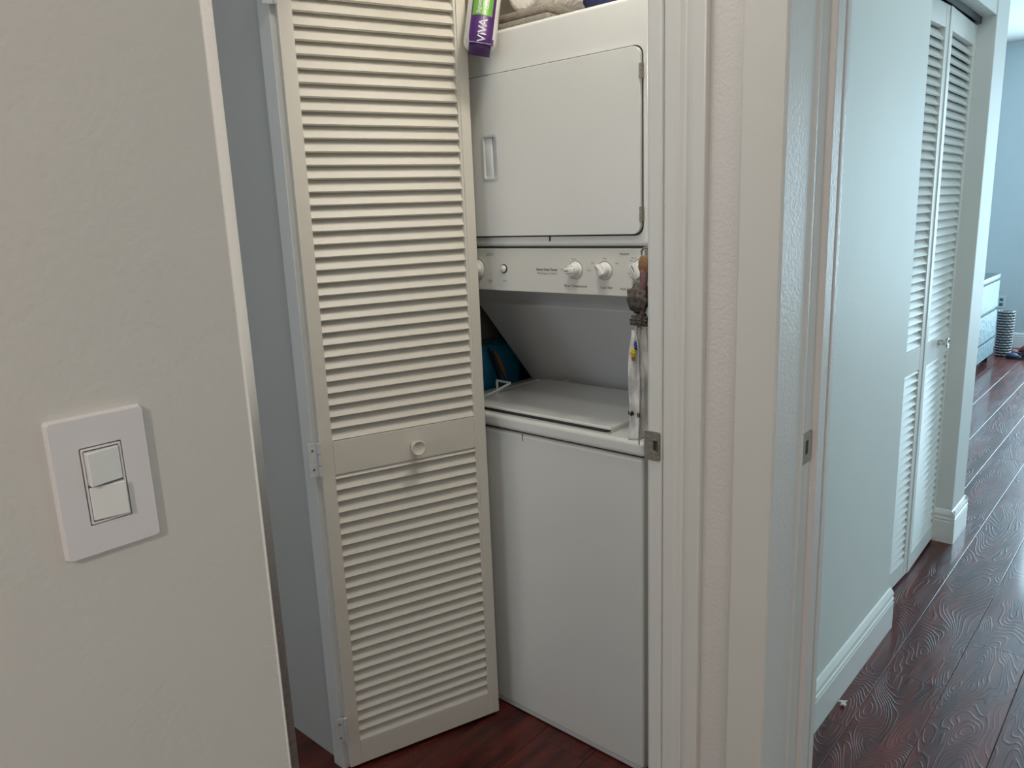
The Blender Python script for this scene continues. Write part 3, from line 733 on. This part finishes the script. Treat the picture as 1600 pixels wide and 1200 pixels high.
# woven basket
bk = thing('woven_basket', (7.86, 1.215, 0), 'tall grey woven basket on the floor beside the dresser', 'basket')
by, bxx, bh, br = 1.218, 7.86, .40, .062
ob('basket_wall', lathe(bmesh.new(), [(0, .004), (br * .88, .004), (br * .98, bh - .004), (br * .92, bh - .004), (br * .82, .02), (0, .02)], Matrix.Translation((bxx, by, 0)), 40), 'basket_d', bk, smooth=True)
wv = bmesh.new(); nst = 22; nr = 17
for j in range(nr):
    z = .015 + (bh - .02) * j / (nr - 1); rr = br * (.90 + .11 * z / bh)
    tube(wv, [(bxx + (rr + .003 * (-1) ** (i + j)) * cos(2 * pi * i / nst), by + (rr + .003 * (-1) ** (i + j)) * sin(2 * pi * i / nst), z) for i in range(nst + 1)], .0065, 5)
ob('weave', wv, 'basket', bk, kind='stuff')
st = bmesh.new()
for i in range(nst):
    a = 2 * pi * (i + .5) / nst
    tube(st, [(bxx + br * .91 * cos(a), by + br * .91 * sin(a), .004), (bxx + br * 1.01 * cos(a), by + br * 1.01 * sin(a), bh)], .004, 5)
ob('stakes', st, 'basket_d', bk, kind='stuff')
# slippers
def slipper(x, y, rz, mat, lab):
    t = thing('slipper', (x, y, 0), lab, 'shoe', 'slippers by the far bedroom wall')
    m = Matrix.Translation((x, y, 0)) @ Matrix.Rotation(rz, 4, 'Z')
    sole = bmesh.new(); pts = []
    for i in range(24):
        a = 2 * pi * i / 24; pts.append((.13 * cos(a), .045 * sin(a) * (1 + .25 * cos(a))))
    prism(sole, pts, 'z', 0, .018); sole.transform(m); ob('sole', sole, 'dark', t)
    up = bmesh.new(); bmesh.ops.create_icosphere(up, subdivisions=3, radius=1)
    for v in up.verts:
        v.co = Vector((.055 + v.co.x * .075, v.co.y * .048, .018 + max(0, v.co.z) * .055 * (1 - .3 * v.co.x)))
    up.transform(m); ob('upper', up, mat, t, smooth=True)
    hl = bmesh.new(); bmesh.ops.create_icosphere(hl, subdivisions=3, radius=1)
    for v in hl.verts: v.co = Vector((-.085 + v.co.x * .05, v.co.y * .042, .018 + max(0, v.co.z) * .035))
    hl.transform(m); ob('heel_cup', hl, mat, t, smooth=True)
slipper(7.78, 1.045, R(-75), 'shoe_blue', 'navy slipper lying beside the woven basket')
slipper(8.03, 1.10, R(-50), 'shoe_red', 'dark red slipper lying beside the woven basket')
slipper(7.98, .93, R(-80), 'shoe_blue', 'navy slipper farthest from the woven basket, by the wall')
# outlet on the far wall
ol = thing('wall_outlet', (8.35, 1.345, .40), 'small outlet plate on the far bedroom wall above the basket', 'outlet')
ob('cover_plate', box(8.344, 8.35, 1.305, 1.385, .36, .475), 'outlet', ol, bevel=.002)
for z in (.395, .44): ob('socket', box(8.3425, 8.345, 1.33, 1.36, z - .014, z + .014), 'dresser_top', ol)

# lint on the hall floor
lt = bmesh.new(); rnd = random.Random(4)
for i in range(9):
    a = rnd.uniform(0, 6.28); p = Vector((2.035 + rnd.uniform(-.004, .004), .611 + rnd.uniform(-.003, .003), .004)); d = Vector((cos(a), sin(a) * .8, rnd.uniform(0, .3))) * rnd.uniform(.010, .022)
    tube(lt, [p, p + d * .5 + Vector((0, 0, .003)), p + d], [.0036, .0028, .0012], 6)
tag(ob('lint_tuft', lt, 'lint', smooth=True), 'small white tuft of lint on the dark hall floor', 'lint')
